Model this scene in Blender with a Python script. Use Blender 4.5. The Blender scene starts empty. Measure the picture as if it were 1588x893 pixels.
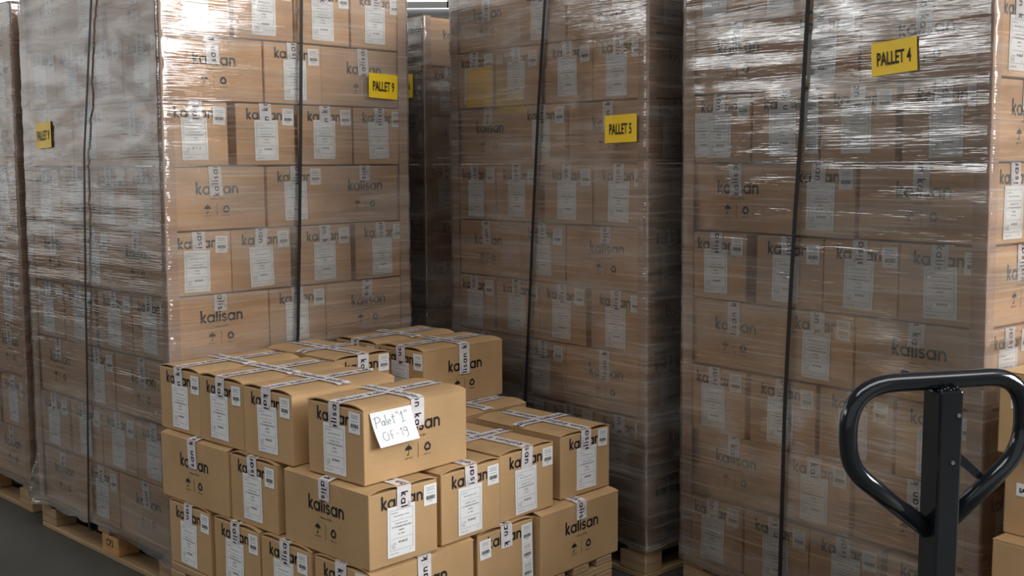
import bpy, bmesh, math, random
from math import sin, cos, pi, radians
from mathutils import Vector, Matrix, noise

random.seed(7)
SC = bpy.context.scene
COL = SC.collection

# ------------------------------------------------------------------ camera
F_PX, PITCH, ROLL, CAM_Z = 1760.0, 0.1100, -0.0059, 1.6493
cd = bpy.data.cameras.new('camera')
cd.sensor_width = 36.0
cd.lens = 36.0 * F_PX / 1588.0
cd.clip_start = 0.05
cam = bpy.data.objects.new('camera', cd)
COL.objects.link(cam)
_X = Vector((1, 0, 0)); _U = Vector((0, sin(PITCH), cos(PITCH))); _B = Vector((0, -cos(PITCH), sin(PITCH)))
_c, _s = cos(ROLL), sin(ROLL)
_R = _c * _X + _s * _U; _V = -_s * _X + _c * _U
cam.matrix_world = Matrix(((_R.x, _V.x, _B.x, 0), (_R.y, _V.y, _B.y, 0), (_R.z, _V.z, _B.z, CAM_Z), (0, 0, 0, 1)))
SC.camera = cam
# ------------------------------------------------------------------ view, world, light
SC.view_settings.view_transform = 'Standard'
SC.view_settings.look = 'None'
SC.view_settings.gamma = 1.0
SC.view_settings.exposure = 0.0
SC.view_settings.use_curve_mapping = False
SC.cycles.max_bounces = 10
SC.cycles.transparent_max_bounces = 24
SC.cycles.sample_clamp_indirect = 6.0
W = bpy.data.worlds.new('world'); SC.world = W; W.use_nodes = True
W.node_tree.nodes['Background'].inputs[0].default_value = (0.98, 0.98, 1.0, 1)
W.node_tree.nodes['Background'].inputs[1].default_value = 0.42
E_RIGHT, E_LEFT, E_BACK, E_TOP_FILL, E_VEIL = 24.0, 5.5, 5.0, 5.5, 1.15

# ------------------------------------------------------------------ materials
MATS = {}
def newmat(name):
    m = bpy.data.materials.new(name); m.use_nodes = True
    nt = m.node_tree; nt.nodes.clear()
    out = nt.nodes.new('ShaderNodeOutputMaterial')
    MATS[name] = m
    return m, nt, out
def N(nt, t, **kw):
    n = nt.nodes.new(t)
    for k, v in kw.items():
        if k in n.inputs: n.inputs[k].default_value = v
        else: setattr(n, k, v)
    return n
def ramp(nt, src, p0, c0, p1, c1):
    r = nt.nodes.new('ShaderNodeValToRGB'); e = r.color_ramp.elements
    e[0].position, e[0].color = p0, c0; e[1].position, e[1].color = p1, c1
    nt.links.new(src, r.inputs[0]); return r
def coords(nt, scale=(1, 1, 1), rot=(0, 0, 0)):
    tc = nt.nodes.new('ShaderNodeTexCoord'); mp = nt.nodes.new('ShaderNodeMapping')
    mp.inputs['Scale'].default_value = scale; mp.inputs['Rotation'].default_value = rot
    nt.links.new(tc.outputs['Object'], mp.inputs[0]); return mp.outputs[0]
def plain(name, col, rough=0.6, var=0.0, scale=(8, 8, 8), metal=0.0, bump=0.0, coat=0.0, detail=4.0):
    m, nt, out = newmat(name)
    p = nt.nodes.new('ShaderNodeBsdfPrincipled')
    p.inputs['Roughness'].default_value = rough; p.inputs['Metallic'].default_value = metal
    p.inputs['Coat Weight'].default_value = coat
    nz = N(nt, 'ShaderNodeTexNoise', Scale=1.0, Detail=detail); nt.links.new(coords(nt, scale), nz.inputs['Vector'])
    a = tuple(c * (1 - var) for c in col) + (1,); b = tuple(min(1, c * (1 + var)) for c in col) + (1,)
    r = ramp(nt, nz.outputs['Fac'], 0.3, a, 0.7, b)
    nt.links.new(r.outputs[0], p.inputs['Base Color'])
    if bump:
        bp = N(nt, 'ShaderNodeBump', Strength=1.0, Distance=bump); nt.links.new(nz.outputs['Fac'], bp.inputs['Height'])
        nt.links.new(bp.outputs[0], p.inputs['Normal'])
    nt.links.new(p.outputs[0], out.inputs[0])
    return m
def cardboard(name, col):
    m, nt, out = newmat(name)
    p = nt.nodes.new('ShaderNodeBsdfPrincipled'); p.inputs['Roughness'].default_value = 0.62
    p.inputs['Specular IOR Level'].default_value = 0.35
    n1 = N(nt, 'ShaderNodeTexNoise', Scale=1.0, Detail=5.0); nt.links.new(coords(nt, (5, 5, 5)), n1.inputs['Vector'])
    n2 = N(nt, 'ShaderNodeTexNoise', Scale=1.0, Detail=3.0); nt.links.new(coords(nt, (20, 20, 260)), n2.inputs['Vector'])
    oi = nt.nodes.new('ShaderNodeObjectInfo')
    ad = N(nt, 'ShaderNodeMath', operation='ADD'); nt.links.new(n1.outputs['Fac'], ad.inputs[0])
    mu = N(nt, 'ShaderNodeMath', operation='MULTIPLY'); nt.links.new(oi.outputs['Random'], mu.inputs[0]); mu.inputs[1].default_value = 0.30
    nt.links.new(mu.outputs[0], ad.inputs[1])
    m2 = N(nt, 'ShaderNodeMath', operation='MULTIPLY_ADD'); nt.links.new(n2.outputs['Fac'], m2.inputs[0]); m2.inputs[1].default_value = 0.35
    nt.links.new(ad.outputs[0], m2.inputs[2])
    r = ramp(nt, m2.outputs[0], 0.45, tuple(c * 0.86 for c in col) + (1,), 1.15, tuple(c * 1.12 for c in col) + (1,))
    nt.links.new(r.outputs[0], p.inputs['Base Color'])
    bp = N(nt, 'ShaderNodeBump', Strength=0.25, Distance=0.001); nt.links.new(n2.outputs['Fac'], bp.inputs['Height'])
    nt.links.new(bp.outputs[0], p.inputs['Normal']); nt.links.new(p.outputs[0], out.inputs[0])
    return m
CARD = cardboard('cardboard', (0.47, 0.300, 0.150))
CARD2 = cardboard('cardboard_wrapped', (0.57, 0.360, 0.205))
BOARD = cardboard('cornerboard_card', (0.46, 0.30, 0.205))
INK = plain('print_ink', (0.014, 0.012, 0.014), 0.55)
INKL = plain('label_ink', (0.035, 0.035, 0.045), 0.6)
INKT = plain('tape_ink', (0.045, 0.008, 0.025), 0.45)
PAPER = plain('label_paper', (0.80, 0.81, 0.82), 0.5, 0.03)
NOTE = plain('note_paper', (0.84, 0.86, 0.88), 0.55, 0.02)
PEN = plain('pen_ink', (0.03, 0.07, 0.11), 0.5)
YEL = plain('yellow_paper', (0.90, 0.60, 0.015), 0.4, 0.04)
WOOD = plain('pallet_wood', (0.36, 0.235, 0.125), 0.75, 0.28, (3, 3, 40), bump=0.002)
WOODX = plain('pallet_wood_new', (0.50, 0.26, 0.10), 0.7, 0.22, (40, 3, 40), bump=0.002)
STRAP = plain('strap_plastic', (0.008, 0.008, 0.009), 0.6)
BLACK = plain('black_enamel', (0.010, 0.012, 0.016), 0.14, 0.1, coat=0.3, bump=0.0002)
STEEL = plain('bare_steel', (0.45, 0.45, 0.46), 0.35, 0.1, metal=1.0)
RUBBER = plain('wheel_rubber', (0.05, 0.05, 0.05), 0.7)
FLOOR = plain('concrete', (0.066, 0.066, 0.055), 0.55, 0.22, (1.7, 1.7, 1.7), bump=0.001, detail=8)
WALL = plain('wall_sheet', (0.13, 0.135, 0.14), 0.7, 0.05, (0.5, 0.5, 6))
CEIL = plain('roof_sheet', (0.18, 0.19, 0.20), 0.7, 0.05)
FRAME = plain('window_frame', (0.5, 0.5, 0.5), 0.5)

def tape_mat():
    m, nt, out = newmat('printed_tape')
    p = nt.nodes.new('ShaderNodeBsdfPrincipled'); p.inputs['Roughness'].default_value = 0.28
    p.inputs['Base Color'].default_value = (0.80, 0.79, 0.82, 1)
    tr = nt.nodes.new('ShaderNodeBsdfTransparent'); mx = nt.nodes.new('ShaderNodeMixShader')
    nz = N(nt, 'ShaderNodeTexNoise', Scale=1.0, Detail=3.0); nt.links.new(coords(nt, (30, 30, 30)), nz.inputs['Vector'])
    r = ramp(nt, nz.outputs['Fac'], 0.35, (0.80,) * 3 + (1,), 0.65, (0.93,) * 3 + (1,))
    bp = N(nt, 'ShaderNodeBump', Strength=0.6, Distance=0.001); nt.links.new(nz.outputs['Fac'], bp.inputs['Height'])
    nt.links.new(bp.outputs[0], p.inputs['Normal'])
    nt.links.new(r.outputs[0], mx.inputs[0]); nt.links.new(tr.outputs[0], mx.inputs[1]); nt.links.new(p.outputs[0], mx.inputs[2])
    nt.links.new(mx.outputs[0], out.inputs[0]); return m
TAPE = tape_mat()

def film_mat(name, haze=0.12, gloss=0.13, bump=0.005, seed=0.0):
    m, nt, out = newmat(name)
    L = nt.links.new
    def nz(scale, rot, det=3.0, dist=0.0):
        n = N(nt, 'ShaderNodeTexNoise', Scale=1.0, Detail=det, Distortion=dist)
        mp = coords(nt, scale, rot); mp.node.inputs['Location'].default_value = (seed, seed * 1.7, seed * 0.3)
        L(mp, n.inputs['Vector']); return n.outputs['Fac']
    s1 = nz((6.5, 6.5, 160), (0.035, 0.02, 0), 2.0, 0.25)      # long level creases
    s2 = nz((1.5, 1.5, 55), (-0.05, 0.045, 0), 2.0)              # finer ones
    s3 = nz((2.2, 2.2, 4.5), (0.5, 0.3, 0.2), 4.0, 0.8)       # soft buckles
    a = N(nt, 'ShaderNodeMath', operation='MULTIPLY_ADD'); L(s1, a.inputs[0]); a.inputs[1].default_value = 1.0
    b = N(nt, 'ShaderNodeMath', operation='MULTIPLY_ADD'); L(s2, b.inputs[0]); b.inputs[1].default_value = 0.7
    c = N(nt, 'ShaderNodeMath', operation='MULTIPLY'); L(s3, c.inputs[0]); c.inputs[1].default_value = 1.3
    L(c.outputs[0], b.inputs[2]); L(b.outputs[0], a.inputs[2])
    bp = N(nt, 'ShaderNodeBump', Strength=1.0, Distance=bump); L(a.outputs[0], bp.inputs['Height'])
    gl = N(nt, 'ShaderNodeBsdfGlossy', Roughness=0.055); gl.inputs['Color'].default_value = (0.95, 0.97, 1, 1)
    L(bp.outputs[0], gl.inputs['Normal'])
    tr = nt.nodes.new('ShaderNodeBsdfTransparent'); tr.inputs[0].default_value = (0.95, 0.94, 0.925, 1)
    df = nt.nodes.new('ShaderNodeBsdfDiffuse'); df.inputs[0].default_value = (0.74, 0.71, 0.66, 1)
    fr = N(nt, 'ShaderNodeFresnel', IOR=1.45); L(bp.outputs[0], fr.inputs['Normal'])
    g = N(nt, 'ShaderNodeMath', operation='ADD', use_clamp=True); L(fr.outputs[0], g.inputs[0]); gm = ramp(nt, nz((2.6, 2.6, 9), (0.2, 0.1, 0), 3.0, 1.0), 0.40, (gloss * 0.1,) * 3 + (1,), 0.66, (gloss * 2.4,) * 3 + (1,)); L(gm.outputs[0], g.inputs[1])
    h1 = nz((1.3, 1.3, 7), (0.1, 0.05, 0), 3.0, 0.6)          # bands where more turns overlap
    h2 = nz((3, 3, 110), (0.03, -0.02, 0), 2.0)
    hr = ramp(nt, h1, 0.38, (haze * 0.35,) * 3 + (1,), 0.66, (haze * 1.75,) * 3 + (1,))
    hs = ramp(nt, h2, 0.52, (0.0,) * 3 + (1,), 0.72, (0.16,) * 3 + (1,))
    hh = N(nt, 'ShaderNodeMath', operation='ADD', use_clamp=True); L(hr.outputs[0], hh.inputs[0]); L(hs.outputs[0], hh.inputs[1])
    m1 = nt.nodes.new('ShaderNodeMixShader'); L(hh.outputs[0], m1.inputs[0]); L(tr.outputs[0], m1.inputs[1]); L(df.outputs[0], m1.inputs[2])
    m2 = nt.nodes.new('ShaderNodeMixShader'); L(g.outputs[0], m2.inputs[0]); L(m1.outputs[0], m2.inputs[1]); L(gl.outputs[0], m2.inputs[2])
    L(m2.outputs[0], out.inputs[0]); return m

def emis(name, col, s):
    m, nt, out = newmat(name)
    e = nt.nodes.new('ShaderNodeEmission'); e.inputs[0].default_value = col + (1,); e.inputs[1].default_value = s
    nt.links.new(e.outputs[0], out.inputs[0]); return m

# ------------------------------------------------------------------ mesh helpers
class MB:
    def __init__(s): s.v = []; s.f = []; s.m = []
    def poly(s, pts, mi=0):
        i = len(s.v); s.v += [tuple(p) for p in pts]; s.f.append(tuple(range(i, i + len(pts)))); s.m.append(mi)
    def box(s, x0, x1, y0, y1, z0, z1, mi=0):
        i = len(s.v)
        s.v += [(x, y, z) for z in (z0, z1) for x, y in ((x0, y0), (x1, y0), (x1, y1), (x0, y1))]
        for f in ((3, 2, 1, 0), (4, 5, 6, 7), (0, 1, 5, 4), (1, 2, 6, 5), (2, 3, 7, 6), (3, 0, 4, 7)):
            s.f.append(tuple(i + k for k in f)); s.m.append(mi)
    def add(s, o, fn=lambda p: p, mi=None):
        i = len(s.v); s.v += [tuple(fn(p)) for p in o.v]
        for f, m in zip(o.f, o.m): s.f.append(tuple(i + k for k in f)); s.m.append(m if mi is None else mi)
    def mesh(s, name, mats, smooth=False):
        me = bpy.data.meshes.new(name); me.from_pydata(s.v, [], s.f)
        for m in mats: me.materials.append(m)
        me.polygons.foreach_set('material_index', s.m)
        if smooth: me.polygons.foreach_set('use_smooth', [True] * len(s.f))
        me.update(); return me
def tag(o, label=None, cat=None, group=None, kind=None):
    for k, v in (('label', label), ('category', cat), ('group', group), ('kind', kind)):
        if v: o[k] = v
    return o
def link(name, me, parent=None, loc=(0, 0, 0), rz=0.0):
    o = bpy.data.objects.new(name, me); COL.objects.link(o)
    o.location = loc; o.rotation_euler = (0, 0, rz)
    if parent is not None: o.parent = parent
    return o
def bevel_box(x0, x1, y0, y1, z0, z1, r, seg=2):
    bm = bmesh.new(); vs = [bm.verts.new(p) for p in ((x0, y0, z0), (x1, y0, z0), (x1, y1, z0), (x0, y1, z0), (x0, y0, z1), (x1, y0, z1), (x1, y1, z1), (x0, y1, z1))]
    for f in ((3, 2, 1, 0), (4, 5, 6, 7), (0, 1, 5, 4), (1, 2, 6, 5), (2, 3, 7, 6), (3, 0, 4, 7)): bm.faces.new([vs[k] for k in f])
    bmesh.ops.bevel(bm, geom=list(bm.edges), offset=r, segments=seg, affect='EDGES', profile=0.5)
    m = MB(); bm.verts.index_update(); m.v = [tuple(v.co) for v in bm.verts]; m.f = [tuple(v.index for v in f.verts) for f in bm.faces]; m.m = [0] * len(m.f)
    bm.free(); return m
def stroke(m, pts, w, closed=False, mi=0, z=0.0, caps=True):
    """a thick 2D line laid in the z=0 plane"""
    n = len(pts); P = [Vector((p[0], p[1])) for p in pts]; offs = []
    for i in range(n):
        a = P[i - 1] if (i > 0 or closed) else None; b = P[(i + 1) % n] if (i < n - 1 or closed) else None
        d1 = (P[i] - a).normalized() if a is not None else None; d2 = (b - P[i]).normalized() if b is not None else None
        if d1 is None: d1 = d2
        if d2 is None: d2 = d1
        n1 = Vector((-d1.y, d1.x)); n2 = Vector((-d2.y, d2.x)); t = n1 + n2
        t = t.normalized() if t.length > 1e-6 else n1
        offs.append(t * (w / 2) / max(0.5, t.dot(n1)))
    for i in range(n if closed else n - 1):
        j = (i + 1) % n
        m.poly([(*(P[i] - offs[i]), z), (*(P[j] - offs[j]), z), (*(P[j] + offs[j]), z), (*(P[i] + offs[i]), z)], mi)
    if caps and not closed:
        for q, d in ((P[0], P[0] - P[1]), (P[-1], P[-1] - P[-2])):
            d = d.normalized() * w / 2; t = Vector((-d.y, d.x))
            m.poly([(*(q + t * cos(k * pi / 5) * -1 + d * sin(k * pi / 5)), z) for k in range(6)][::-1], mi)
def arc(cx, cy, rx, ry, a0, a1, n): return [(cx + rx * cos(radians(a0 + (a1 - a0) * k / n)), cy + ry * sin(radians(a0 + (a1 - a0) * k / n))) for k in range(n + 1)]
SWT = 0.262
def glyph(ch):
    g = MB(); w = SWT; q = w / 2
    if ch == 'k':
        stroke(g, [(q, q), (q, 1.42)], w); stroke(g, [(0.60, 0.93), (0.24, 0.50), (0.64, 0.10)], w); adv = 0.74
    elif ch == 'a':
        stroke(g, arc(0.5, 0.5, 0.40, 0.40, 0, 360, 18)[:-1], w * .9, True); stroke(g, [(0.92, q), (0.92, 0.90)], w); adv = 1.04
    elif ch == 'l': stroke(g, [(q, q), (q, 1.42)], w); adv = w
    elif ch == 'i':
        stroke(g, [(q, q), (q, 0.88)], w); g.poly([(q + .155 * cos(k * pi / 5), 1.24 + .155 * sin(k * pi / 5), 0) for k in range(10)]); adv = w
    elif ch == 's':
        stroke(g, arc(0.33, 0.70, 0.22, 0.20, 40, 250, 8) + arc(0.33, 0.30, 0.24, 0.20, 80, -140, 9), w * .88); adv = 0.66
    elif ch == 'n':
        stroke(g, [(q, q), (q, 0.88)], w); stroke(g, [(q, 0.50)] + arc(0.44, 0.56, 0.32, 0.34, 180, 0, 8) + [(0.76, q)], w * .95); adv = 0.88
    return g, adv
def wordmark(xh, gap=0.13):
    """the seven-letter word printed on cartons and tape: origin at its left foot"""
    m = MB(); x = 0.0
    for ch in 'kalisan':
        g, adv = glyph(ch); m.add(g, lambda p, x=x: ((p[0] + x) * xh, p[1] * xh, p[2])); x += adv + gap
    return m, (x - gap) * xh
_dg = None
def textm(s, size, align='CENTER', bold=0.0, sx=1.0):
    cu = bpy.data.curves.new('t', 'FONT'); cu.body = s; cu.size = size; cu.align_x = align; cu.offset = bold; cu.resolution_u = 2
    o = bpy.data.objects.new('t', cu); COL.objects.link(o)
    me = o.evaluated_get(bpy.context.evaluated_depsgraph_get()).to_mesh()
    m = MB(); m.v = [(v.co.x * sx, v.co.y, 0.0) for v in me.vertices]; m.f = [tuple(p.vertices) for p in me.polygons]; m.m = [0] * len(m.f)
    bpy.data.objects.remove(o); bpy.data.curves.remove(cu); return m
def onplane(o, U, V, Nn, lift=0.0):
    o, U, V, Nn = map(Vector, (o, U, V, Nn))
    return lambda p: tuple(o + U * p[0] + V * p[1] + Nn * (p[2] + lift))
def shift(dx, dy, dz=0): return lambda p: (p[0] + dx, p[1] + dy, p[2] + dz)

# ------------------------------------------------------------------ carton kit
CW, CL, CH = 0.281, 0.450, 0.25
WM, WMW = wordmark(0.0335)
WME, WMEW = wordmark(0.0300)
TAGT = textm('- values of life -', 0.0125); KEEP = textm('KEEP DRY', 0.0062); RECY = textm('RECYCLE', 0.0062)
def icons():
    m = MB()
    dome = arc(0, 0, 0.0125, 0.0115, 180, 0, 10)
    m.add((lambda g: (g.poly([(x, y, 0) for x, y in dome][::-1]), g)[1])(MB()), shift(-0.034, 0.002))
    g = MB(); stroke(g, [(0, 0.003), (0, -0.011)] + arc(-0.003, -0.011, 0.003, 0.003, 0, -180, 4), 0.0022); stroke(g, [(0, 0.012), (0, 0.016)], 0.002)
    m.add(g, shift(-0.034, 0.002))
    g = MB(); stroke(g, [(0, -0.024), (0, 0.019)], 0.0014, caps=False); m.add(g)
    for k in range(3):
        a = radians(90 + 120 * k); g = MB()
        stroke(g, [(-0.0035, 0.0095), (0.0035, 0.0095), (0.0085, 0.0015)], 0.0058, caps=False)
        g.poly([(0.0035, 0.0015, 0), (0.0135, 0.0035, 0), (0.0100, -0.0045, 0)][::-1])
        m.add(g, lambda p, a=a: (0.034 + p[0] * cos(a - pi / 2) - p[1] * sin(a - pi / 2), p[0] * sin(a - pi / 2) + p[1] * cos(a - pi / 2), 0))
    m.add(KEEP, shift(-0.034, -0.022)); m.add(RECY, shift(0.034, -0.022)); return m
ICONS = icons()
def face_frames(w, l):
    return {'-Y': ((0, -l / 2, 0), (1, 0, 0), (0, -1, 0)), '+Y': ((0, l / 2, 0), (-1, 0, 0), (0, 1, 0)),
            '+X': ((w / 2, 0, 0), (0, 1, 0), (1, 0, 0)), '-X': ((-w / 2, 0, 0), (0, -1, 0), (-1, 0, 0))}
FR = face_frames(CW, CL)
def carton_body(top, smallgap=0.0):
    m = MB(); m.add(bevel_box(-CW / 2, CW / 2, -CL / 2, CL / 2, 0.0015, top, 0.0035, 2))
    for fk in ('-Y', '+Y', '+X', '-X'):
        o, U, Nn = FR[fk]
        fn = lambda dx, dz: (lambda p, o=o, U=U, Nn=Nn: onplane(o, U, (0, 0, 1), Nn, 0.0006)((p[0] + dx, p[1] + dz, p[2])))
        if 'Y' in fk: m.add(WME, fn(-WMEW / 2 - 0.006, CH - 0.068), 1)
        else:
            m.add(WM, fn(-WMW / 2 + 0.006, CH - 0.112), 1); m.add(TAGT, fn(0.004, CH - 0.132), 1); m.add(ICONS, (lambda p, F=fn(0.002, CH - 0.170): F((p[0] * 1.22, p[1] * 1.22, p[2]))), 1)
    return m
BODY_W = carton_body(CH - 0.005).mesh('carton_wrapped', [CARD2, INK])
BODY_F = carton_body(CH - 0.011).mesh('carton_free', [CARD, INK])

def label_mesh(count, w=0.112, h=0.162):
    m = MB(); m.box(-w / 2, w / 2, -h, 0, 0, 0.0008, 0); z = 0.0012
    def rect(x0, y0, x1, y1, t):
        for a, b, c, d in ((x0, y0, x1, y0 + t), (x0, y1 - t, x1, y1), (x0, y0, x0 + t, y1), (x1 - t, y0, x1, y1)): m.poly([(a, b, z), (c, b, z), (c, d, z), (a, d, z)], 1)
    rect(-w / 2 + .009, -h + .021, w / 2 - .009, -.012, 0.0007)
    for y in (-.046, -.104, ): m.poly([(-w / 2 + .016, y, z), (w / 2 - .012, y, z), (w / 2 - .012, y + .0007, z), (-w / 2 + .016, y + .0007, z)], 1)
    def t(s, sz, x, y, al='CENTER', b=0.0): m.add(textm(s, sz, al, b, 0.95), shift(x, y, z), 1)
    t('DESCRIPTION', .0048, -.042, -.023, 'LEFT'); t('BALLOONS BAG COLOR', .0058, 0, -.034); t('12', .005, 0, -.042)
    t('STANDARD COLORS', .0058, 0, -.058); t("12'' STANDARD BALLOON", .0072, 0, -.069, b=.0001); t('WHITE', .0068, 0, -.081, b=.0001); t('No: 10001', .0066, 0, -.092)
    t('%s BAGS' % count, .0105, .006, -.120, b=.0002); t('MADE IN TURKEY', .0046, -.046, -h + .009, 'LEFT'); t('01/19', .0046, .036, -h + .011)
    g = MB(); stroke(g, arc(-.032, -.126, .009, .008, 30, 330, 9), .0008, z=z); stroke(g, [(-.036, -.125), (-.033, -.131), (-.024, -.117)], .0010, z=z); m.add(g, mi=1)
    return m.mesh('shipping_label', [PAPER, INKL])
LAB = [label_mesh(c) for c in ('20', '40', '60')]
def barcode_mesh(n=1):
    m = MB(); z = 0.0012
    for k in range(n):
        y0 = -k * 0.069; m.box(-.0275, .0275, y0 - .068, y0, 0, 0.0008, 0)
        for i, (yy, ww) in enumerate(((-.009, .036), (-.014, .03), (-.019, .038), (-.028, .034))):
            m.poly([(-ww / 2, y0 + yy - .0012, z), (ww / 2, y0 + yy - .0012, z), (ww / 2, y0 + yy, z), (-ww / 2, y0 + yy, z)], 1)
        x = -.018; rr = random.Random(3 + k)
        while x < .018:
            ww = rr.choice((.0006, .001, .0016)); m.poly([(x, y0 - .050, z), (x + ww, y0 - .050, z), (x + ww, y0 - .037, z), (x, y0 - .037, z)], 1); x += ww + rr.choice((.0007, .0012))
        m.add(textm('8690412', .005), shift(0, y0 - .057, z), 1)
    return m.mesh('barcode_label', [PAPER, INKL])
BAR1, BAR3 = barcode_mesh(1), barcode_mesh(3)
# tape: endless run of the word, cut to length; x along the tape, y across
TW = 0.057
_word, _ww = wordmark(0.0185, 0.33)
_per = _ww + 0.022
_small = textm('- values of life -', 0.0075, 'LEFT')
def tape_piece(length, phase, rnd=None):
    bm = bmesh.new(); src = MB(); k0 = -1
    for k in range(-1, int(length / _per) + 2):
        x = k * _per - phase
        src.add(_word, lambda p, x=x: (p[0] + x, p[1] - 0.013, 0)); src.add(_small, lambda p, x=x: (p[0] + x + 0.03, p[1] + 0.017, 0))
    vs = [bm.verts.new(v) for v in src.v]
    for f in src.f:
        try: bm.faces.new([vs[i] for i in f])
        except ValueError: pass
    for co, no in (((0.001, 0, 0), (-1, 0, 0)), ((length - 0.001, 0, 0), (1, 0, 0))):
        bmesh.ops.bisect_plane(bm, geom=bm.verts[:] + bm.edges[:] + bm.faces[:], plane_co=co, plane_no=no, clear_outer=True)
    m = MB(); bm.verts.index_update(); m.v = [(v.co.x, v.co.y, 0.0007) for v in bm.verts]; m.f = [tuple(v.index for v in f.verts) for f in bm.faces]; m.m = [1] * len(m.f); bm.free()
    n = max(3, int(length / 0.02)); r = rnd or random
    for i in range(n):
        a, b = length * i / n, length * (i + 1) / n
        m.poly([(a, -TW / 2, 0), (b, -TW / 2, 0), (b, TW / 2, 0), (a, TW / 2, 0)], 0)
    return m
def hang_mesh(length, phase, down):
    """a tape end hanging from the top edge (origin) down a face; x right, y up"""
    t = tape_piece(length, phase); sk = random.uniform(-0.006, 0.006); m = MB()
    if down: m.add(t, lambda p: (p[1] + p[0] * sk / length, -p[0], p[2]))
    else: m.add(t, lambda p: (-p[1] + p[0] * sk / length, -(length - p[0]), p[2]))
    # the tape wraps a little over the top edge
    m.poly([(-TW / 2, 0, 0), (TW / 2, 0, 0), (TW / 2, 0.0, -0.012), (-TW / 2, 0.0, -0.012)], 0)
    return m
HANG_E = [hang_mesh(L, ph, d) for L, ph, d in ((.075, .00, 1), (.070, .05, 0), (.080, .09, 1), (.068, .11, 0), (.078, .03, 0), (.072, .13, 1), (.076, .07, 1))]
HANG_L = [hang_mesh(L, ph, d) for L, ph, d in ((.065, .02, 1), (.105, .06, 0), (.092, .10, 1), (.115, .00, 0), (.075, .12, 1), (.125, .04, 0))]
def toface(mb, fk, x, ztop, rot=0.0, lift=0.0010, w=CW, l=CL):
    o, U, Nn = face_frames(w, l)[fk]; c, s = cos(rot), sin(rot); m = MB()
    fn = onplane(o, U, (0, 0, 1), Nn, lift)
    m.add(mb, lambda p: fn((x + p[0] * c - p[1] * s, ztop + p[0] * s + p[1] * c, p[2]))); return m
_hcache = {}
def hang_on(fk, i, ztop):
    key = (fk, i, ztop)
    if key not in _hcache:
        src = (HANG_E if 'Y' in fk else HANG_L)[i]
        _hcache[key] = toface(src, fk, 0.0, ztop, 0, 0.0032).mesh('tape', [TAPE, INKT])
    return _hcache[key]
_rotcard = {'-Y': 0.0, '+Y': pi, '+X': pi / 2, '-X': -pi / 2}
def stick(parent, me, name, fk, x, z, tilt=0.0, lift=0.0014):
    """place a flat sheet mesh (x right, y up) on a face of a carton"""
    o, U, Nn = FR[fk]
    ob = bpy.data.objects.new(name, me); COL.objects.link(ob); ob.parent = parent
    U3, N3, V3 = Vector(U), Vector(Nn), Vector((0, 0, 1)); c, s = cos(tilt), sin(tilt)
    Ur = U3 * c + V3 * s; Vr = V3 * c - U3 * s; loc = Vector(o) + U3 * x + N3 * lift + V3 * z
    ob.matrix_local = Matrix(((Ur.x, Vr.x, N3.x, loc.x), (Ur.y, Vr.y, N3.y, loc.y), (Ur.z, Vr.z, N3.z, loc.z), (0, 0, 0, 1)))
    return ob
def end_dressing(box, fk, rnd, label=True, split=False, triple=False, ti=None):
    link('tape', hang_on(fk, rnd.randrange(len(HANG_E)) if ti is None else ti, CH - 0.003), box)
    if label: stick(box, rnd.choice(LAB), 'shipping_label', fk, rnd.uniform(-.012, .008), CH - rnd.uniform(.060, .076), rnd.uniform(-.035, .03))
    stick(box, BAR3 if triple else BAR1, 'barcode_label', fk, 0.104 + rnd.uniform(-.008, .006), CH - rnd.uniform(.014, .026), rnd.uniform(-.05, .05))
def long_dressing(box, fk, rnd, ti=None):
    link('tape', hang_on(fk, rnd.randrange(len(HANG_L)) if ti is None else ti, CH - 0.003), box)

# ------------------------------------------------------------------ the building
def structure(name, mb, mats, smooth=False):
    o = link(name, mb.mesh(name, mats, smooth)); o['kind'] = 'structure'; return o
XL, XR, YB, YF, ZC = -9.0, 8.0, 14.0, -7.0, 6.5
m = MB(); m.box(XL, XR, YF, YB, -0.2, 0.0); structure('floor', m, [FLOOR])
m = MB(); m.box(XL, XR, YF, YB, ZC, ZC + 0.15); structure('ceiling', m, [CEIL])
m = MB(); m.box(XL - 0.2, XL, YF, YB, 0, ZC); structure('wall_left', m, [WALL])
m = MB(); m.box(XR, XR + 0.2, YF, YB, 0, ZC); structure('wall_right', m, [WALL])
m = MB(); m.box(XL, XR, YB, YB + 0.2, 0, ZC); structure('wall_back', m, [WALL])
def window_or_fill(i, o, U, w, h, n, mat, nx, vert=(0, 0, 1)):
    U, V, Nn, o = Vector(U), Vector(vert), Vector(n), Vector(o); m = MB()
    m.poly([o, o + U * w, o + U * w + V * h, o + V * h], 0)
    for k in range(nx + 1):
        a = o + U * (w * k / nx - 0.04) + Nn * 0.03; m.poly([a, a + U * 0.08, a + U * 0.08 + V * h, a + V * h], 1)
    for z in (0, h - .08, h / 2 - .03):
        a = o + V * z + Nn * 0.03; m.poly([a, a + U * w, a + U * w + V * 0.08, a + V * 0.08], 1)
    structure('window_%d' % i, m, [mat, FRAME])
DAY = (1.0, 0.985, 0.955)
window_or_fill(1, (XR - .02, -1.6, 2.55), (0, 1, 0), 4.25, 3.3, (-1, 0, 0), emis("daylight_right", DAY, E_RIGHT), 8)
window_or_fill(2, (XL + .02, 5.6, 3.1), (0, -1, 0), 5.8, 1.3, (1, 0, 0), emis('daylight_left', DAY, E_LEFT), 6)
window_or_fill(5, (XL + .02, 12.6, 0.9), (0, -1, 0), 6.4, 5.2, (1, 0, 0), emis('daylight_far_left', DAY, E_VEIL), 3)  # added glowing pane, reflected as a grey veil in the left stack's film
window_or_fill(3, (-6.5, YB - .02, 3.5), (1, 0, 0), 13.0, 1.5, (0, -1, 0), emis('daylight_back', DAY, E_BACK), 9)
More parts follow.
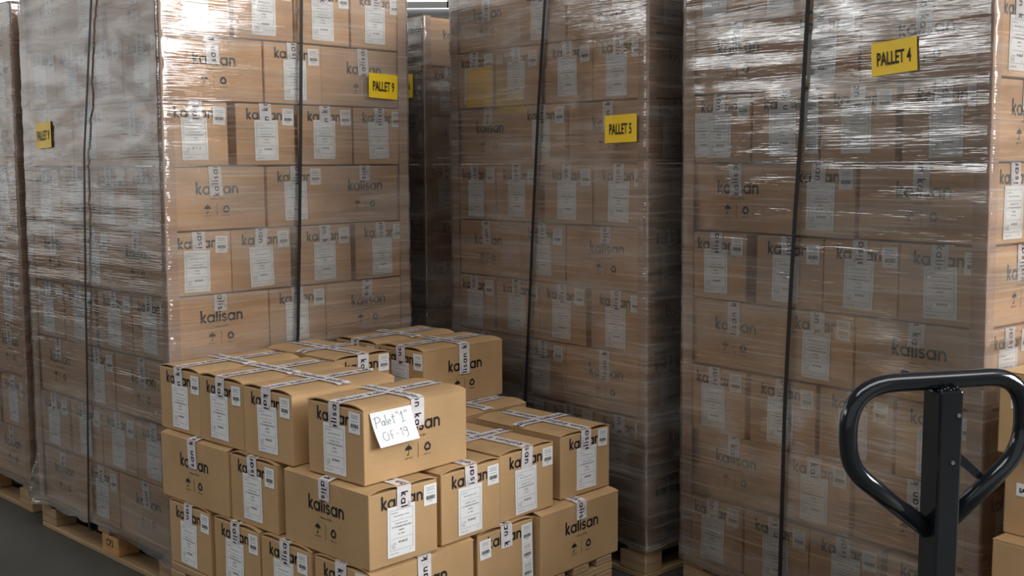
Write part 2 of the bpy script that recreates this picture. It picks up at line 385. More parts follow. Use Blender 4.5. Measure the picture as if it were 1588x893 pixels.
window_or_fill(4, (-3.0, -1.5, ZC - .02), (1, 0, 0), 9.0, 2.5, (0, 0, -1), emis('daylight_roof', DAY, E_TOP_FILL), 6, (0, 1, 0))  # added overhead glow that brightens the carton tops

# ------------------------------------------------------------------ pallets
PS = 1.20
def pallet_meshes():
    d = {}
    m = bevel_box(-.045, .045, -PS / 2, PS / 2, 0, .022, .003, 1); d['deck'] = m.mesh('deck_board', [WOOD])
    m = bevel_box(-PS / 2, PS / 2, -.05, .05, 0, .022, .003, 1); d['stringer'] = m.mesh('stringer_board', [WOOD])
    m = bevel_box(-.05, .05, -.07, .07, 0, .078, .004, 1); d['block'] = m.mesh('block', [WOOD])
    m = bevel_box(-.05, .05, -.07, .07, 0, .078, .004, 1); fn = onplane((-.05, 0, 0), (0, -1, 0), (0, 0, 1), (-1, 0, 0), .0006)
    m.add(textm('CP3', .042, bold=.001, sx=.9), lambda p: fn((p[0], p[1] + .034, 0)), 1); m.add(textm('- - -', .03), lambda p: fn((p[0], p[1] + .016, 0)), 1)
    d['stamp'] = m.mesh('block_stamped', [WOODX, INKL])
    m = bevel_box(-.05, .05, -PS / 2, PS / 2, 0, .022, .003, 1); d['base'] = m.mesh('base_board', [WOOD])
    return d
PM = pallet_meshes()
def frame_of(st):
    x, y, yaw = st[:3]
    return Vector((x, y, 0)), Vector((-cos(yaw), sin(yaw), 0)), Vector((sin(yaw), cos(yaw), 0))
def pallet(st, label, group):
    o, A, B = frame_of(st); yaw = st[2]
    c = o + A * 0.6 + B * 0.6
    e = link('wooden_pallet', None, loc=c, rz=pi / 2 - yaw)         # local Y = A, local X = B
    tag(e, label, 'pallet', group)
    for k in range(9): link('deck_board', PM['deck'], e, (-.552 + k * .138, 0, .122))
    for y in (-.55, 0, .55): link('stringer_board', PM['stringer'], e, (0, y, .100))
    for x in (-.55, 0, .55):
        for y in (-.53, -.055, .53):
            s = x < -.5 and y == -.055
            b = link('block', PM['stamp' if s else 'block'], e, (x, y, .022))
            if s: b['label'] = 'middle block stamped CP3'
        link('base_board', PM['base'], e, (x, 0, 0))
    for y in (-.55, .55): link('base_board', PM['base'], e, (0, y, 0.0), pi / 2) if False else link('end_base_board', END_BASE, e, (0, y, 0.0))
    return e
_m = MB()
for a, b in ((-.498, -.052), (.052, .498)): _m.add(bevel_box(a, b, -.05, .05, 0, .022, .003, 1))
END_BASE = _m.mesh('end_base_board', [WOOD])

# ------------------------------------------------------------------ wrapped stacks
PH = 0.144
ORD = ['top', 'second', 'third', 'fourth', 'fifth', 'sixth', 'seventh', 'eighth', 'ninth']
POS = ['first', 'second', 'third', 'fourth']
def slots(rnd, fixed=None):
    if fixed: return fixed
    g = [rnd.uniform(.004, .012) for _ in range(3)]; k = rnd.randrange(3); g[k] += rnd.uniform(.006, .03)
    tot = 4 * CW + sum(g); s = rnd.uniform(0.0, max(0.0, 1.195 - tot)); out = []
    for i in range(4): out.append(s + CW / 2 + 0.0); s += CW + (g[i] if i < 3 else 0)
    return out
FIX = {('9', 6): [.140, .456, .755, 1.045], ('9', 4): [.140, .424, .737, 1.045], ('4', 4): [.150, .4335, .718, 1.045], ('4', 6): [.150, .455, .745, 1.035], ('4', 2): [.148, .440, .740, 1.045]}
def place(st, a, b, z, along, k):
    """a carton with its long side along A or B, its middle at (a, b) of the stack's own frame"""
    o, A, B = frame_of(st); yaw = st[2]
    L = Vector((st[3], st[4], 0)) * ((k + .5) * .25)
    p = o + A * a + B * b + L; p.z = z
    rz = (-yaw if along == 'B' else pi / 2 - yaw) + random.uniform(-.006, .006)
    return p, rz
def wrapped_stack(key, st, desc, parity, faces='AB', layers=range(9)):
    rnd = random.Random('s' + key)
    for k in layers:
        endsA = (k % 2) == parity; z = PH + k * CH; row = ORD[8 - k]
        S = slots(rnd, FIX.get((key, k))); todo = []
        lo, mid, hi = CL / 2 + .002, CL + CW / 2 + .006, CL + CW + CL / 2 + .010
        near = lambda s, i: s + rnd.uniform(-.001, .001)
        # (a, b, along, end face visible, long face visible, text)
        if endsA:
            for i, s in enumerate(S):
                todo.append((s, lo, 'B', '-Y', '+X' if i == 0 else None, 'left side, %s row down, %s from the left' % (row, POS[3 - i])))
            todo.append((lo, mid, 'A', '-Y', None, 'right side, %s row down, middle' % row))
            todo.append((S[0], hi, 'B', None, '+X', 'right side, %s row down, far end' % row))
        else:
            for i, s in enumerate(S):
                todo.append((lo, s, 'A', '-Y', '-X' if i == 0 else None, ('right side, %s row down, %s from the left' % (row, POS[i]))))
            todo.append((mid, lo, 'B', '-Y', None, 'left side, %s row down, middle' % row))
            todo.append((hi, S[0], 'A', None, '-X', 'left side, %s row down, far end' % row))
        for a, b, al, ef, lf, txt in todo:
            onA = (al == 'B' and ef == '-Y') or lf == '-X'
            onB = (al == 'A' and ef == '-Y') or lf == '+X'
            if not ((onA and 'A' in faces) or (onB and 'B' in faces)): continue
            p, rz = place(st, a, b, z, al, k)
            bx = link('cardboard_carton', BODY_W, loc=p, rz=rz)
            tag(bx, 'wrapped carton, %s, %s' % (desc, txt), 'carton', 'cartons of the ' + desc)
            if ef: end_dressing(bx, ef, rnd, triple=(key == '4' and k == 6 and abs(a - .745) < .01))
            if key == '4' and k == 6 and endsA and abs(a - 1.035) < .01: stick(bx, LAB[2], 'shipping_label', '-Y', -.078, CH - .068, .0, .0003)
            if lf: long_dressing(bx, lf, rnd)
def corner_boards(st, desc, base=PH, top=PH + 9 * CH, wd=.045):
    o, A, B = frame_of(st); names = ['near corner', 'left corner', 'right corner']
    for (a, b, da, db), nm in zip(((0, 0, 1, 1), (1.2, 0, -1, 1), (0, 1.2, 1, -1)), names):
        m = MB(); t = .004
        def P(u, v, z): q = o + A * u + B * v + Vector((st[3], st[4], 0)) * (z - PH); return (q.x, q.y, z)
        n = 18; prof = [(a - da * t, b - db * t), (a + da * wd, b - db * t), (a + da * wd, b), (a, b), (a, b + db * wd), (a - da * t, b + db * wd)]
        for i in range(n):
            z0, z1 = base + (top - base) * i / n, base + (top - base) * (i + 1) / n
            for j in range(6):
                u, v = prof[j], prof[(j + 1) % 6]; m.poly([P(*u, z0), P(*v, z0), P(*v, z1), P(*u, z1)])
        for z in (base, top): m.poly([P(*prof[q], z) for q in (0, 1, 2, 3)]); m.poly([P(*prof[q], z) for q in (0, 3, 4, 5)])
        ob = link('corner_protector', m.mesh('corner_protector', [BOARD]))
        tag(ob, 'brown card edge board under the film, %s of the %s' % (nm, desc), 'edge board', 'card edge boards on the wrapped stacks')
def film(st, desc, mat, seed, hem=0.0, clump=None, bottom=None):
    o, A, B = frame_of(st); off = .0125; R = .012
    lo, hi = -off, 1.2 + off; per = []
    def seg(p, q, n, nrm):
        for i in range(n): t = i / n; per.append((p[0] + (q[0] - p[0]) * t, p[1] + (q[1] - p[1]) * t, nrm, t))
    cs = [(lo, lo), (lo, hi), (hi, hi), (hi, lo)]; nr = [(-1, 0), (0, 1), (1, 0), (0, -1)]
    for i in range(4):
        a, b = cs[i], cs[(i + 1) % 4]; d = ((b[0] - a[0]) / (hi - lo), (b[1] - a[1]) / (hi - lo))
        p = (a[0] + d[0] * R, a[1] + d[1] * R); q = (b[0] - d[0] * R, b[1] - d[1] * R)
        seg(p, q, 64, nr[i]); n2 = nr[(i + 1) % 4]; c = (b[0] - d[0] * R - nr[i][0] * R, b[1] - d[1] * R - nr[i][1] * R)
        for j in range(4):
            t = j / 4 * pi / 2; nx, ny = nr[i][0] * cos(t) + n2[0] * sin(t), nr[i][1] * cos(t) + n2[1] * sin(t)
            per.append((c[0] + nx * R, c[1] + ny * R, (nx, ny), -1))
    nP = len(per); ztop = PH + 9 * CH + .006; nz = 150; m = MB(); s = 0
    for iz in range(nz + 1):
        for ip, (a, b, (na, nb), t) in enumerate(per):
            s = ip / nP * 4.8
            zb = 0.125 + hem + .022 * noise.noise(Vector((s * 3, seed, 1))) + .012 * noise.noise(Vector((s * 11, seed, 2)))
            if bottom: zb = bottom(a, b, zb)
            f = iz / nz; z = zb + (ztop - zb) * (f ** 1.05)
            d = .0035 * noise.noise(Vector((s * 1.3, z * 22, seed))) + .0020 * noise.noise(Vector((s * 3.1, z * 60, seed + 5)))
            if t >= 0: d -= .0035 * min(1.0, 12 * t, 12 * (1 - t)) * (0.5 + 0.5 * noise.noise(Vector((s * 2, z * 5, seed + 9))))
            lowf = max(0.0, 1 - (z - zb) / .10)
            d += lowf * (.010 * noise.noise(Vector((s * 9, z * 12, seed + 3))) + .004)
            if clump:
                r = math.hypot(a - clump[0], b - clump[1]); g = max(0.0, 1 - r / .14) * max(0.0, 1 - (z - zb) / .22)
                d += g * (.045 + .05 * noise.noise(Vector((s * 14, z * 20, seed + 2))))
            d = max(d, -.0060 if t >= 0 else -.004)
            q = o + A * (a + na * d) + B * (b + nb * d) + Vector((st[3], st[4], 0)) * max(0.0, (z - PH))
            m.v.append((q.x, q.y, z))
    for iz in range(nz):
        for ip in range(nP):
            jp = (ip + 1) % nP; m.f.append((iz * nP + ip, iz * nP + jp, (iz + 1) * nP + jp, (iz + 1) * nP + ip)); m.m.append(0)
    m.f.append(tuple(nz * nP + i for i in range(nP))); m.m.append(0)
    ob = link('stretch_film', m.mesh('stretch_film', [mat], True))
    tag(ob, 'clear creased stretch film wound round the %s' % desc, 'stretch film', 'stretch films on the wrapped stacks'); return ob
def strap(st, face, pts, label, w=.016):
    """black band up one face, over the top and down the far face; pts are (t, z) on the near face"""
    o, A, B = frame_of(st); D, Nn = (A, -B) if face == 'A' else (B, -A)
    top = PH + 9 * CH + .012; q = []
    pts = sorted(pts, key=lambda p: p[1]); ts = pts[-1][0] + (pts[-1][0] - pts[-2][0]) * .2
    for t, z in [(pts[0][0], .098)] + [p for p in pts if p[1] > .15] + [(ts, top - .004)]: q.append((t, z, .021))
    far = [(ts, top - .004, -1.223), (ts, .098, -1.223)]
    path = [(t, z, n) for t, z, n in q] + [(ts, top + .003, .012), (ts, top + .003, -1.214)] + far + [(pts[0][0], .095, .012)]
    m = MB(); th = .0012; n = len(path)
    def P(t, z, k, du): v = o + D * (t + du) + Nn * k + Vector((st[3], st[4], 0)) * max(0, z - PH); return Vector((v.x, v.y, z))
    ring = []
    for t, z, k in path: ring.append((P(t, z, k, -w / 2), P(t, z, k, w / 2), P(t, z + (th if z > 2 else (-th if z < .13 else 0)), k + (th if k > 0 else -th), -w / 2), P(t, z + (th if z > 2 else (-th if z < .13 else 0)), k + (th if k > 0 else -th), w / 2)))
    for i in range(n):
        a, b = ring[i], ring[(i + 1) % n]
        m.poly([a[2], a[3], b[3], b[2]]); m.poly([a[1], a[0], b[0], b[1]]); m.poly([a[0], a[2], b[2], b[0]]); m.poly([a[3], a[1], b[1], b[3]])
    tag(link('strap', m.mesh('strap', [STRAP])), label, 'strap', 'black straps round the wrapped stacks')
def sign(st, face, t, z, w, h, text, label, tilt=0.0, off=.0175, size=.057, name='pallet_sign'):
    o, A, B = frame_of(st); D, Nn = (A, -B) if face == 'A' else (B, -A)
    right = -D if face == 'A' else D
    m = MB(); nx = 8
    for i in range(nx):
        x0, x1 = -w / 2 + w * i / nx, -w / 2 + w * (i + 1) / nx
        f = lambda x: .0012 * sin(x * 40)
        m.poly([(x0, -h / 2, f(x0)), (x1, -h / 2, f(x1)), (x1, h / 2, f(x1)), (x0, h / 2, f(x0))], 0)
        m.poly([(x0, h / 2, f(x0) - .0006), (x1, h / 2, f(x1) - .0006), (x1, -h / 2, f(x1) - .0006), (x0, -h / 2, f(x0) - .0006)], 0)
    for x0, y0, x1, y1 in ((-w / 2, -h / 2, w / 2, -h / 2), (w / 2, -h / 2, w / 2, h / 2), (w / 2, h / 2, -w / 2, h / 2), (-w / 2, h / 2, -w / 2, -h / 2)):
        m.poly([(x0, y0, -.0006), (x1, y1, -.0006), (x1, y1, 0), (x0, y0, 0)], 0)
    if text: m.add(textm(text, size, 'CENTER', .0012, .53), lambda p: (p[0], p[1] - size * .36, .0020), 1)
    ob = link(name, m.mesh(name, [YEL, INK]))
    p = o + D * t + Nn * off + Vector((st[3], st[4], 0)) * (z - PH); p.z = z
    V = Vector((st[3], st[4], 1)).normalized(); R = right - V * right.dot(V); R.normalize(); Q = R.cross(V)
    c, s = cos(tilt), sin(tilt); R2, V2 = R * c + V * s, V * c - R * s
    ob.matrix_world = Matrix(((R2.x, V2.x, Q.x, p.x), (R2.y, V2.y, Q.y, p.y), (R2.z, V2.z, Q.z, p.z), (0, 0, 0, 1)))
    tag(ob, label, 'sign', 'yellow pallet number signs'); return ob

ST9 = (-1.3048, 4.2501, .7658, .0002, .025)
ST5 = (.5223, 4.3444, .8514, 0, .025)
ST4 = (1.4036, 3.3124, .8961, 0, .025)
SF = .97; ST1 = (-.4414 * SF, 3.3796 * SF, .7569)
ST10 = (-2.295, 5.27, .77, 0, .025)
ST6 = (-.44, 5.80, .80, 0, .025)
D9, D5, D4, D6, D10 = 'shiny left stack', 'dull middle stack', 'large right stack', 'dark rear stack', 'cut-off edge stack'
for key, st, desc, par in (('9', ST9, D9, 1), ('5', ST5, D5, 1), ('4', ST4, D4, 0), ('10', ST10, D10, 1), ('6', ST6, D6, 0)):
    wrapped_stack(key, st, desc, par)
    corner_boards(st, desc)
    pallet(st, 'wooden block pallet under the ' + desc, 'wooden pallets')
FM9 = film_mat('film_clear', .07, .06, .0018, 0.0)
FM5 = film_mat('film_dull', .11, .07, .0012, 3.1)
FM4 = film_mat('film_layered', .11, .07, .00070, 7.7)
film(ST9, D9, film_mat('film_grey', .11, .06, .0014, 1.3), 1.0, clump=(1.2, 0), bottom=lambda a, b, z: z - (.035 * max(0, 1 - abs(a - .06) / .30) if b < .02 else 0))
film(ST5, D5, FM5, 20.0)
film(ST4, D4, FM4, 40.0)
film(ST10, D10, FM9, 60.0)
film(ST6, D6, FM5, 80.0)
strap(ST9, 'A', [(.489, 2.305), (.600, 1.691), (.634, 1.130), (.650, .721), (.683, .159)], 'black strap down the hazy left side of the shiny left stack')
strap(ST9, 'B', [(.627, 2.316), (.610, 1.792), (.591, 1.314), (.574, .939), (.49, .16)], 'black strap down the shiny right side of the shiny left stack')
strap(ST5, 'A', [(.55, 2.32), (.592, 1.897), (.627, 1.436), (.654, 1.047), (.686, .621)], 'slanting black strap down the dull middle stack')
strap(ST4, 'A', [(.638, 2.18), (.658, 1.756), (.677, 1.473), (.691, 1.208), (.708, .824), (.719, .194)], 'slanting black strap down the large right stack')
sign(ST9, 'B', 1.057, 1.985, .162, .106, 'PALLET 9', 'yellow PALLET 9 sign on the right side of its stack', -.02)
sign(ST9, 'A', .985, 1.779, .150, .112, 'PALLET 9', 'small yellow sign on the left side of the shiny left stack', .02)
sign(ST6, 'A', .150, 2.042, .158, .120, 'PALLET 6', 'yellow sign half hidden behind the shiny shiny left stack', 0)
sign(ST5, 'A', .125, 1.779, .170, .108, 'PALLET 5', 'yellow PALLET 5 sign stuck on the film of its stack', 0.0)
sign(ST4, 'A', .314, 1.970, .160, .104, 'PALLET 4', 'yellow PALLET 4 sign tilted on the film at upper right', .05)
sign(ST5, 'A', 1.00, 1.985, .185, .172, '', 'blank yellow sheet under the film, upper left of the dull middle stack', 0, .0040, name='yellow_sheet')

# ------------------------------------------------------------------ the open pile in front
def flap_mesh(sgn, seed):
    m = MB(); nx, ny = 7, 12; t = .0035; rr = random.Random(seed); l1, l2 = rr.uniform(.003, .008), rr.uniform(.003, .008)
    def zz(u, v):   # u 0 at hinge .. 1 at seam ; v -1..1 along the carton
        e = l1 if v > 0 else l2
        return CH - .0075 + .0045 * min(1, u * 5) + e * max(0, abs(v) - .75) * 4 * sin(pi * min(1, u * 1.02)) * .7 + .002 * sin(pi * u)
    top = [[(sgn * (CW / 2 + .0006 - (CW / 2 - .001) * i / nx), -CL / 2 + CL * j / ny, zz(i / nx, -1 + 2 * j / ny)) for j in range(ny + 1)] for i in range(nx + 1)]
    g = lambda P: P if sgn > 0 else P[::-1]
    for i in range(nx):
        for j in range(ny):
            q = [top[i][j], top[i][j + 1], top[i + 1][j + 1], top[i + 1][j]]; m.poly(g(q)); m.poly(g([(x, y, z - t) for x, y, z in q][::-1]))
    def edge(a, b): m.poly([a, b, (b[0], b[1], b[2] - t), (a[0], a[1], a[2] - t)])
    for i in range(nx): edge(top[i][0], top[i + 1][0]); edge(top[i][ny], top[i + 1][ny])
    for j in range(ny): edge(top[0][j], top[0][j + 1]); edge(top[nx][j], top[nx][j + 1])
    return m.mesh('flap', [CARD])
FLAPS = [(flap_mesh(1, k), flap_mesh(-1, k + 50)) for k in range(4)]
def top_tape(along, phase):
    m = MB(); L = CL if along == 'Y' else CW; t = tape_piece(L, phase); zt = CH + (.0022 if along == 'Y' else .0036)
    def f(p):
        x = p[0] - L / 2; e = abs(x) / (L / 2); z = zt + p[2] - .0045 * max(0, e - .90) * 10 * (1 if along == 'X' else .35)
        return (p[1] * -1 if along == 'Y' else x, x if along == 'Y' else p[1], z)
    m.add(t, f); return m
TTY = [top_tape('Y', p) for p in (.01, .05, .09, .12)]; TTX = [top_tape('X', p) for p in (.02, .07, .11, .14)]
_fc = 0
def free_carton(a, b, z, along, label, ends=('-Y',), longs=(), dyaw=0.0, eti=None, lti=None, cross=True, shown=True, st=ST1, group='loose cartons of the open pile'):
    global _fc; _fc += 1; rnd = random.Random(_fc * 13)
    o, A, B = frame_of(st); p = o + (A * a + B * b) * SF; p.z = CAM_Z - (CAM_Z - z) * SF
    bx = link('cardboard_carton', BODY_F, loc=p, rz=(-st[2] if along == 'B' else pi / 2 - st[2]) + dyaw)
    bx.scale = (SF,) * 3
    tag(bx, label, 'carton', group)
    fl = FLAPS[rnd.randrange(4)]; link('flap', fl[0], bx); link('flap', fl[1], bx)
    i = rnd.randrange(4); m = MB(); m.add(TTY[i])
    me = m.mesh('tape', [TAPE, INKT]); link('tape', me, bx)
    if cross: link('tape', TTX[rnd.randrange(4)].mesh('tape', [TAPE, INKT]), bx)
    for f in ends: end_dressing(bx, f, rnd, ti=eti)
    for f in longs: long_dressing(bx, f, rnd, ti=lti)
    return bx
z0, z1, z2 = PH + .001, PH + CH + .002, PH + 2 * CH + .003
hw, hl = CW / 2, CL / 2
T = 'open pile in front'
# bottom layer
free_carton(.003 + hw, hl, z0, 'B', 'loose carton at the foot of the open pile, near corner, cut by the photo edge', longs=('+X',))
free_carton(.305 + hw, hl, z0, 'B', 'loose carton in the bottom row, second from the near corner, left side of the pile')
free_carton(.600 + hw, hl, z0, 'B', 'loose carton in the bottom row, third from the near corner, left side of the pile')
free_carton(.915 + hw, hl + .003, z0, 'B', 'loose carton in the bottom row at the far left of the open pile')
b_ = free_carton(.02 + hl, .485 + hw, z0, 'A', 'bottom-row carton with a column of barcode stickers beside its logo end', ends=())
end_dressing(b_, '-Y', random.Random(5), label=False, triple=True, ti=2)
stick(b_, BAR1, 'barcode_label', '-Y', -.105, CH - .03, .03)
free_carton(hw, .785 + hl, z0, 'B', 'large-logo side of carton at the right foot of the open pile', ends=(), longs=('+X',), lti=0)
free_carton(.50 + hw, .47 + hl, z0, 'B', 'hidden carton inside the bottom row of the open pile', ends=())
free_carton(.50 + hl, .94 + hw, z0, 'A', 'hidden carton at the back of the bottom row of the pile', ends=())
free_carton(.96 + hw, .48 + hl, z0, 'B', 'hidden carton at the back left of the bottom row', ends=())
# middle layer
free_carton(hl, hw + .004, z1, 'A', 'large corner carton under the carton with the handwritten note', longs=('-X',), lti=0, dyaw=-.02)
free_carton(.012 + hl, .308 + hw, z1, 'A', 'middle-row carton, second from the near corner on the lit right side', dyaw=.01)
free_carton(.035 + hl, .612 + hw, z1, 'A', 'middle-row carton with crossed tape, third on the lit right side')
free_carton(.052 + hl, .965 + hw, z1, 'A', 'middle-row carton at the far right end, set apart by a gap', dyaw=-.03)
free_carton(.500 + hw, hl + .012, z1, 'B', 'middle-row carton with label end, between two logo sides, left of the pile')
free_carton(.790 + hl, hw + .004, z1, 'A', 'logo side of the middle-row carton at the far left of the pile', ends=(), longs=('-X',), lti=1)
free_carton(.565 + hw, .875 + hl, z1, 'B', 'middle-row carton behind the right end ones, only its taped top showing', ends=())
free_carton(.500 + hl, .48 + hw, z1, 'A', 'hidden carton in the middle of the open pile', ends=())
free_carton(.965 + hw, .30 + hl, z1, 'B', 'hidden carton under the back left of the pile top', ends=())
free_carton(.855 + hl, .96 + hw, z1, 'A', 'hidden carton under the rear cartons of the pile top', ends=())
# top layer
noted = free_carton(.205, .018 + hl + .015, z2, 'B', 'top carton nearest the camera with the handwritten white note', longs=('+X',), lti=2, dyaw=.01)
free_carton(.420 + hw, hl + .022, z2, 'B', 'top-row carton just left of the one with the note', dyaw=.005)
free_carton(.712 + hw, hl + .028, z2, 'B', 'top-row carton, second from the left end of the pile')
free_carton(1.002 + hw, hl + .034, z2, 'B', 'top-row carton at the far left end of the pile')
free_carton(.858 + hl, .540 + hw, z2, 'A', 'top-row carton lying crosswise behind the front row', dyaw=.01)
free_carton(.735 + hw, .905 + hl, z2, 'B', 'rear top carton with large logo side, in front of the dull middle stack', longs=('+X',), lti=5, eti=2, dyaw=-.03)
free_carton(1.030 + hw, .905 + hl, z2, 'B', 'rear top carton against the shiny left stack, mostly its top showing', dyaw=-.02)
_p = pallet(ST1, 'wooden block pallet under the open pile of loose cartons', 'wooden pallets')
_p.scale = (SF, SF, (CAM_Z - (CAM_Z - PH) * SF) / PH)
_p.location = (ST1[0] + (-cos(ST1[2]) + sin(ST1[2])) * .6 * SF, ST1[1] + (sin(ST1[2]) + cos(ST1[2])) * .6 * SF, 0)

# the handwritten note, taped by its top edge and curling away below
def note():
    m = MB(); w, h = .172, .108; nx, ny = 12, 12
    def S(x, y):  # x 0..w right, y 0..-h
        f = -y / h
        return (x + .018 * f + .004, y + .010 * (x / w) * 0 , .0045 + .030 * f ** 1.6 * (1 - .25 * x / w))
    g = [[S(w * i / nx, -h * j / ny) for j in range(ny + 1)] for i in range(nx + 1)]
    for i in range(nx):
        for j in range(ny):
            q = [g[i][j + 1], g[i + 1][j + 1], g[i + 1][j], g[i][j]]; m.poly(q, 0); m.poly([(a, b, c - .0004) for a, b, c in q][::-1], 0)
    ink = MB()
    def pen(pts):
        q = []
        for a, b in zip(pts, pts[1:]):
            k = max(1, int(math.hypot(b[0] - a[0], b[1] - a[1]) / .004)); q += [(a[0] + (b[0] - a[0]) * i / k, a[1] + (b[1] - a[1]) * i / k) for i in range(k)]
        stroke(ink, q + [pts[-1]], .0014, caps=False)
    # Palet "1"
    pen([(.012, -.050), (.016, -.018)]); pen([(.008, -.020)] + arc(.022, -.024, .013, .009, 110, -90, 8) + [(.016, -.034)])
    pen(arc(.044, -.038, .006, .007, 0, 360, 9)); pen([(.050, -.030), (.051, -.046)])
    pen([(.057, -.012), (.058, -.044), (.061, -.046)]); pen([(.064, -.038), (.075, -.036)] + arc(.070, -.037, .006, .007, 10, 300, 8))
    pen([(.088, -.014), (.088, -.042), (.092, -.045)]); pen([(.081, -.025), (.097, -.023)])
    pen([(.104, -.010), (.105, -.018)]); pen([(.110, -.010), (.111, -.018)]); pen([(.118, -.024), (.127, -.012), (.126, -.044)]); pen([(.119, -.047), (.134, -.044)])
    pen([(.141, -.010), (.140, -.018)]); pen([(.148, -.010), (.147, -.018)])
    # of - 19
    pen(arc(.038, -.078, .012, .013, 60, 400, 12)); pen([(.062, -.092), (.060, -.066)]); pen([(.060, -.066), (.072, -.064)]); pen([(.060, -.078), (.069, -.077)])
    pen([(.082, -.078), (.093, -.077)]); pen([(.102, -.070), (.109, -.062), (.108, -.088)])
    pen(arc(.124, -.069, .007, .007, 0, 360, 9)); pen([(.131, -.066), (.131, -.088), (.122, -.094)])
    # break long strokes onto the curved sheet
    m.add(ink, lambda p: (lambda s: (s[0], s[1], s[2] + .0012))(S(p[0], p[1])), 1)
    me = m.mesh('handwritten_note', [NOTE, PEN], True)
    ob = link('handwritten_note', me)
    bpy.context.view_layer.update()
    M = noted.matrix_world
    fx = onplane((CW / 2, -CL / 2, 0), (0, 1, 0), (0, 0, 1), (1, 0, 0), 0)
    for v in me.vertices: v.co = M @ Vector(fx((v.co.x + .018, v.co.y + CH - .020, v.co.z)))
    me.update()
    tag(ob, 'white handwritten paper note curling off the top carton', 'note')
note()

# ------------------------------------------------------------------ brown cartons at the right edge
STR = (1.62, 2.78, .8844)
def plain_carton(loc, rz, w, l, h, label, text, pos):
    m = bevel_box(0, w, 0, l, 0.001, h - .003, .004, 2); e = link('cardboard_box', m.mesh('cardboard_box', [CARD]), loc=loc, rz=rz)
    tag(e, label, 'carton', 'plain cartons at the right edge')
    q = MB(); q.box(0, w, 0, l / 2 - .001, h - .003, h, 0); link('flap', q.mesh('flap', [CARD]), e)
    q = MB(); q.box(0, w, l / 2 + .001, l, h - .003, h, 0); link('flap', q.mesh('flap', [CARD]), e)
    q = MB(); q.box(-.001, w + .001, l / 2 - .025, l / 2 + .025, h + .0004, h + .0009, 0); link('tape', q.mesh('tape', [TAPE]), e)
    q = MB(); fn = onplane((0, pos[0], pos[1]), (0, -1, 0), (0, 0, 1), (-1, 0, 0), .001); s = MB()
    s.box(0, .062, 0, .036, 0, .0008, 0); s.add(textm(text, .017, 'LEFT', .0008, .9), lambda p: (p[0] + .008, p[1] + .011, .0013), 1)
    q.add(s, fn); link('label', q.mesh('label', [PAPER, INK]), e)
_y4 = .8844; _A = Vector((-cos(_y4), sin(_y4), 0)); _rz = pi / 2 - _y4     # local Y = A, local X = B
def L_(x, y, w): v = Vector((x, y, 0)) - _A * w; return v
for lx, ly, z, l, lab, pos in ((1.345, 3.10, PH, .42, 'plain brown carton at the right edge, lowest of the pile', (.30, .15)),
                               (1.328, 3.05, .375, .42, 'plain brown carton at the right edge, third down, widest to the left', (.33, .06)),
                               (1.377, 3.10, .606, .42, 'plain brown carton at the right edge with a small printed white label, second down', (.385, .115)),
                               (1.352, 3.10, .837, .42, 'plain brown carton at the right edge, topmost behind the jack handle', (.385, .13))):
    v = L_(lx, ly, l); v.z = z + .001; plain_carton(v, _rz, .30, l, .231, lab, 'SAMPLE', pos)
_Bv = Vector((sin(_y4), cos(_y4), 0))
for j, where in ((1, 'second'), (2, 'third')):  # added rows, mostly hidden, that keep light out of the gap
    for q, z in enumerate((PH, .375, .606, .837)):
        v = L_(1.352, 3.10, .42) + _Bv * (.328 * j); v.z = z + .001
        plain_carton(v, _rz, .30, .42, .231, 'plain brown carton at the right edge, %s row back, %s tier' % (where, ('lowest', 'second', 'third', 'topmost')[q]), 'SAMPLE', (.385, .115))
_o = Vector((1.345, 3.10, 0)); ST_R = (_o.x + .634 * 1.2 + 0.0, _o.y - .773 * 1.2, _y4)
pallet(ST_R, 'wooden block pallet under the plain cartons at the right edge', 'wooden pallets')

# ------------------------------------------------------------------ pallet jack
def tube(pts, r, closed=False, seg=16):
    m = MB(); n = len(pts); P = [Vector(p) for p in pts]; rings = []; up = Vector((0, 1, 0))
    for i in range(n):
        a = P[i - 1] if (closed or i > 0) else P[i]; b = P[(i + 1) % n] if (closed or i < n - 1) else P[i]
        d = (b - a).normalized(); s = d.cross(up); s = s.normalized() if s.length > .01 else Vector((1, 0, 0)); t = s.cross(d).normalized()
        rings.append([P[i] + s * r * cos(2 * pi * k / seg) + t * r * sin(2 * pi * k / seg) for k in range(seg)])
    for i in range(n if closed else n - 1):
        A_, B_ = rings[i], rings[(i + 1) % n]
        for k in range(seg): q = (k + 1) % seg; m.poly([A_[k], A_[q], B_[q], B_[k]])
    if not closed: m.poly(rings[0]); m.poly(rings[-1][::-1])
    return m
def weld(m):
    bm = bmesh.new(); me = m.mesh('w', []); bm.from_mesh(me); bmesh.ops.remove_doubles(bm, verts=bm.verts, dist=1e-5); bmesh.ops.recalc_face_normals(bm, faces=bm.faces)
    o = MB(); bm.verts.index_update(); o.v = [tuple(v.co) for v in bm.verts]; o.f = [tuple(v.index for v in f.verts) for f in bm.faces]; o.m = [0] * len(o.f); bm.free(); bpy.data.meshes.remove(me); return o
def rounded(pts, rad, n=8):
    out = []
    for i in range(1, len(pts) - 1):
        p, a, b = Vector(pts[i]), Vector(pts[i - 1]), Vector(pts[i + 1]); r = rad[i - 1]
        p0 = p + (a - p).normalized() * r; p1 = p + (b - p).normalized() * r
        for k in range(n + 1): t = k / n; out.append(p0 * (1 - t) ** 2 + p * 2 * t * (1 - t) + p1 * t * t)
    return [Vector(pts[0])] + out + [Vector(pts[-1])]
JYAW = radians(12)
jack = link('pallet_jack', None, loc=(.705, 1.83, 0), rz=JYAW)
tag(jack, 'black pallet jack with looped tube handle in the right foreground', 'pallet jack')
r = .0152
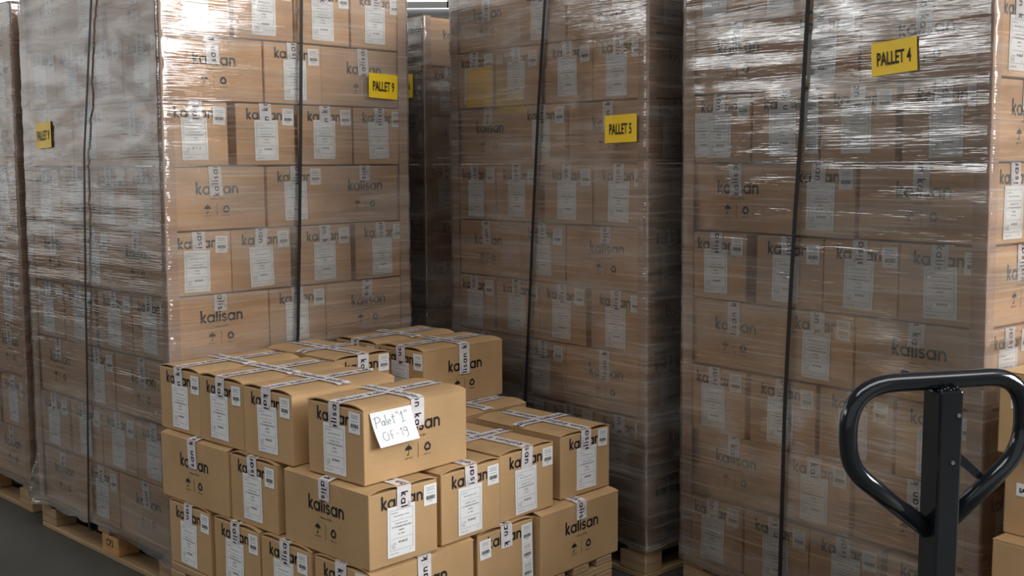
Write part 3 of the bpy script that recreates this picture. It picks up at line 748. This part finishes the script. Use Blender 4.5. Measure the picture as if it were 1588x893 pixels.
half = [(.0, .02, 1.288), (-.160, .02, 1.288), (-.172, .02, 1.150), (-.020, .02, 1.052)]
lp = [(-.018, 0, 1.040), (-.165, 0, 1.155), (-.172, 0, 1.290), (.150, 0, 1.293), (.152, 0, 1.165), (.018, 0, 1.052)]
g = weld(tube(rounded(lp, [.040, .086, .068, .048], 9), r)); link('handle_loop', g.mesh('handle_loop', [BLACK], True), jack)
sh = MB(); sh.add(bevel_box(-.021, .021, -.028, .024, .42, 1.278, .004, 2))
link('shaft', sh.mesh('shaft', [BLACK]), jack)
wd_ = MB()
for k in range(7): wd_.add(bevel_box(-.019 + k * .0055, -.0145 + k * .0055, -.026, -.014, 1.272 + .002 * (k % 2), 1.281 + .002 * (k % 3), .0015, 1))
link('weld_bead', wd_.mesh('weld_bead', [BLACK]), jack)
for x, z in ((.012, 1.238), (.004, 1.160)):
    rv = weld(tube([(x, -.0300, z), (x, -.0272, z)], .0035, seg=10)); link('rivet', rv.mesh('rivet', [STEEL]), jack)
lev = MB(); prof = [(.018, 1.172, .010), (.040, 1.156, .010), (.062, 1.139, .008), (.084, 1.120, .007), (.100, 1.098, .005)]
for (x0, q0, t0), (x1, q1, t1) in zip(prof, prof[1:]):
    for y0, y1 in ((.006, .018),):
        c = [(x0, y0, q0 - t0), (x1, y0, q1 - t1), (x1, y0, q1 + t1), (x0, y0, q0 + t0)]; d = [(a, y1, z) for a, _, z in c]
        lev.poly(c); lev.poly(d[::-1])
        for i in range(4): j = (i + 1) % 4; lev.poly([c[j], c[i], d[i], d[j]])
link('release_lever', weld(lev).mesh('release_lever', [BLACK]), jack)
hb = MB(); hb.add(bevel_box(-.060, .060, -.045, .055, .30, .43, .008, 2)); link('hinge_bracket', hb.mesh('hinge_bracket', [BLACK]), jack)
pu = weld(tube([(0, .03, .08), (0, .03, .31)], .045, seg=24)); link('pump_cylinder', pu.mesh('pump_cylinder', [BLACK], False), jack)
for x in (-.075, .030):
    w_ = weld(tube([(x, .03, .09), (x + .045, .03, .09)], .09, seg=28)); link('steer_wheel', w_.mesh('steer_wheel', [RUBBER], False), jack)
for x in (-.26, .10):
    f_ = MB(); f_.add(bevel_box(x, x + .16, .13, 1.18, .035, .085, .008, 2)); link('fork', f_.mesh('fork', [BLACK]), jack)
    w_ = weld(tube([(x + .045, 1.08, .040), (x + .115, 1.08, .040)], .040, seg=20)); link('load_roller', w_.mesh('load_roller', [RUBBER]), jack)
br = MB(); br.add(bevel_box(-.26, .26, .085, .14, .05, .36, .01, 2)); link('fork_carriage', br.mesh('fork_carriage', [BLACK]), jack)
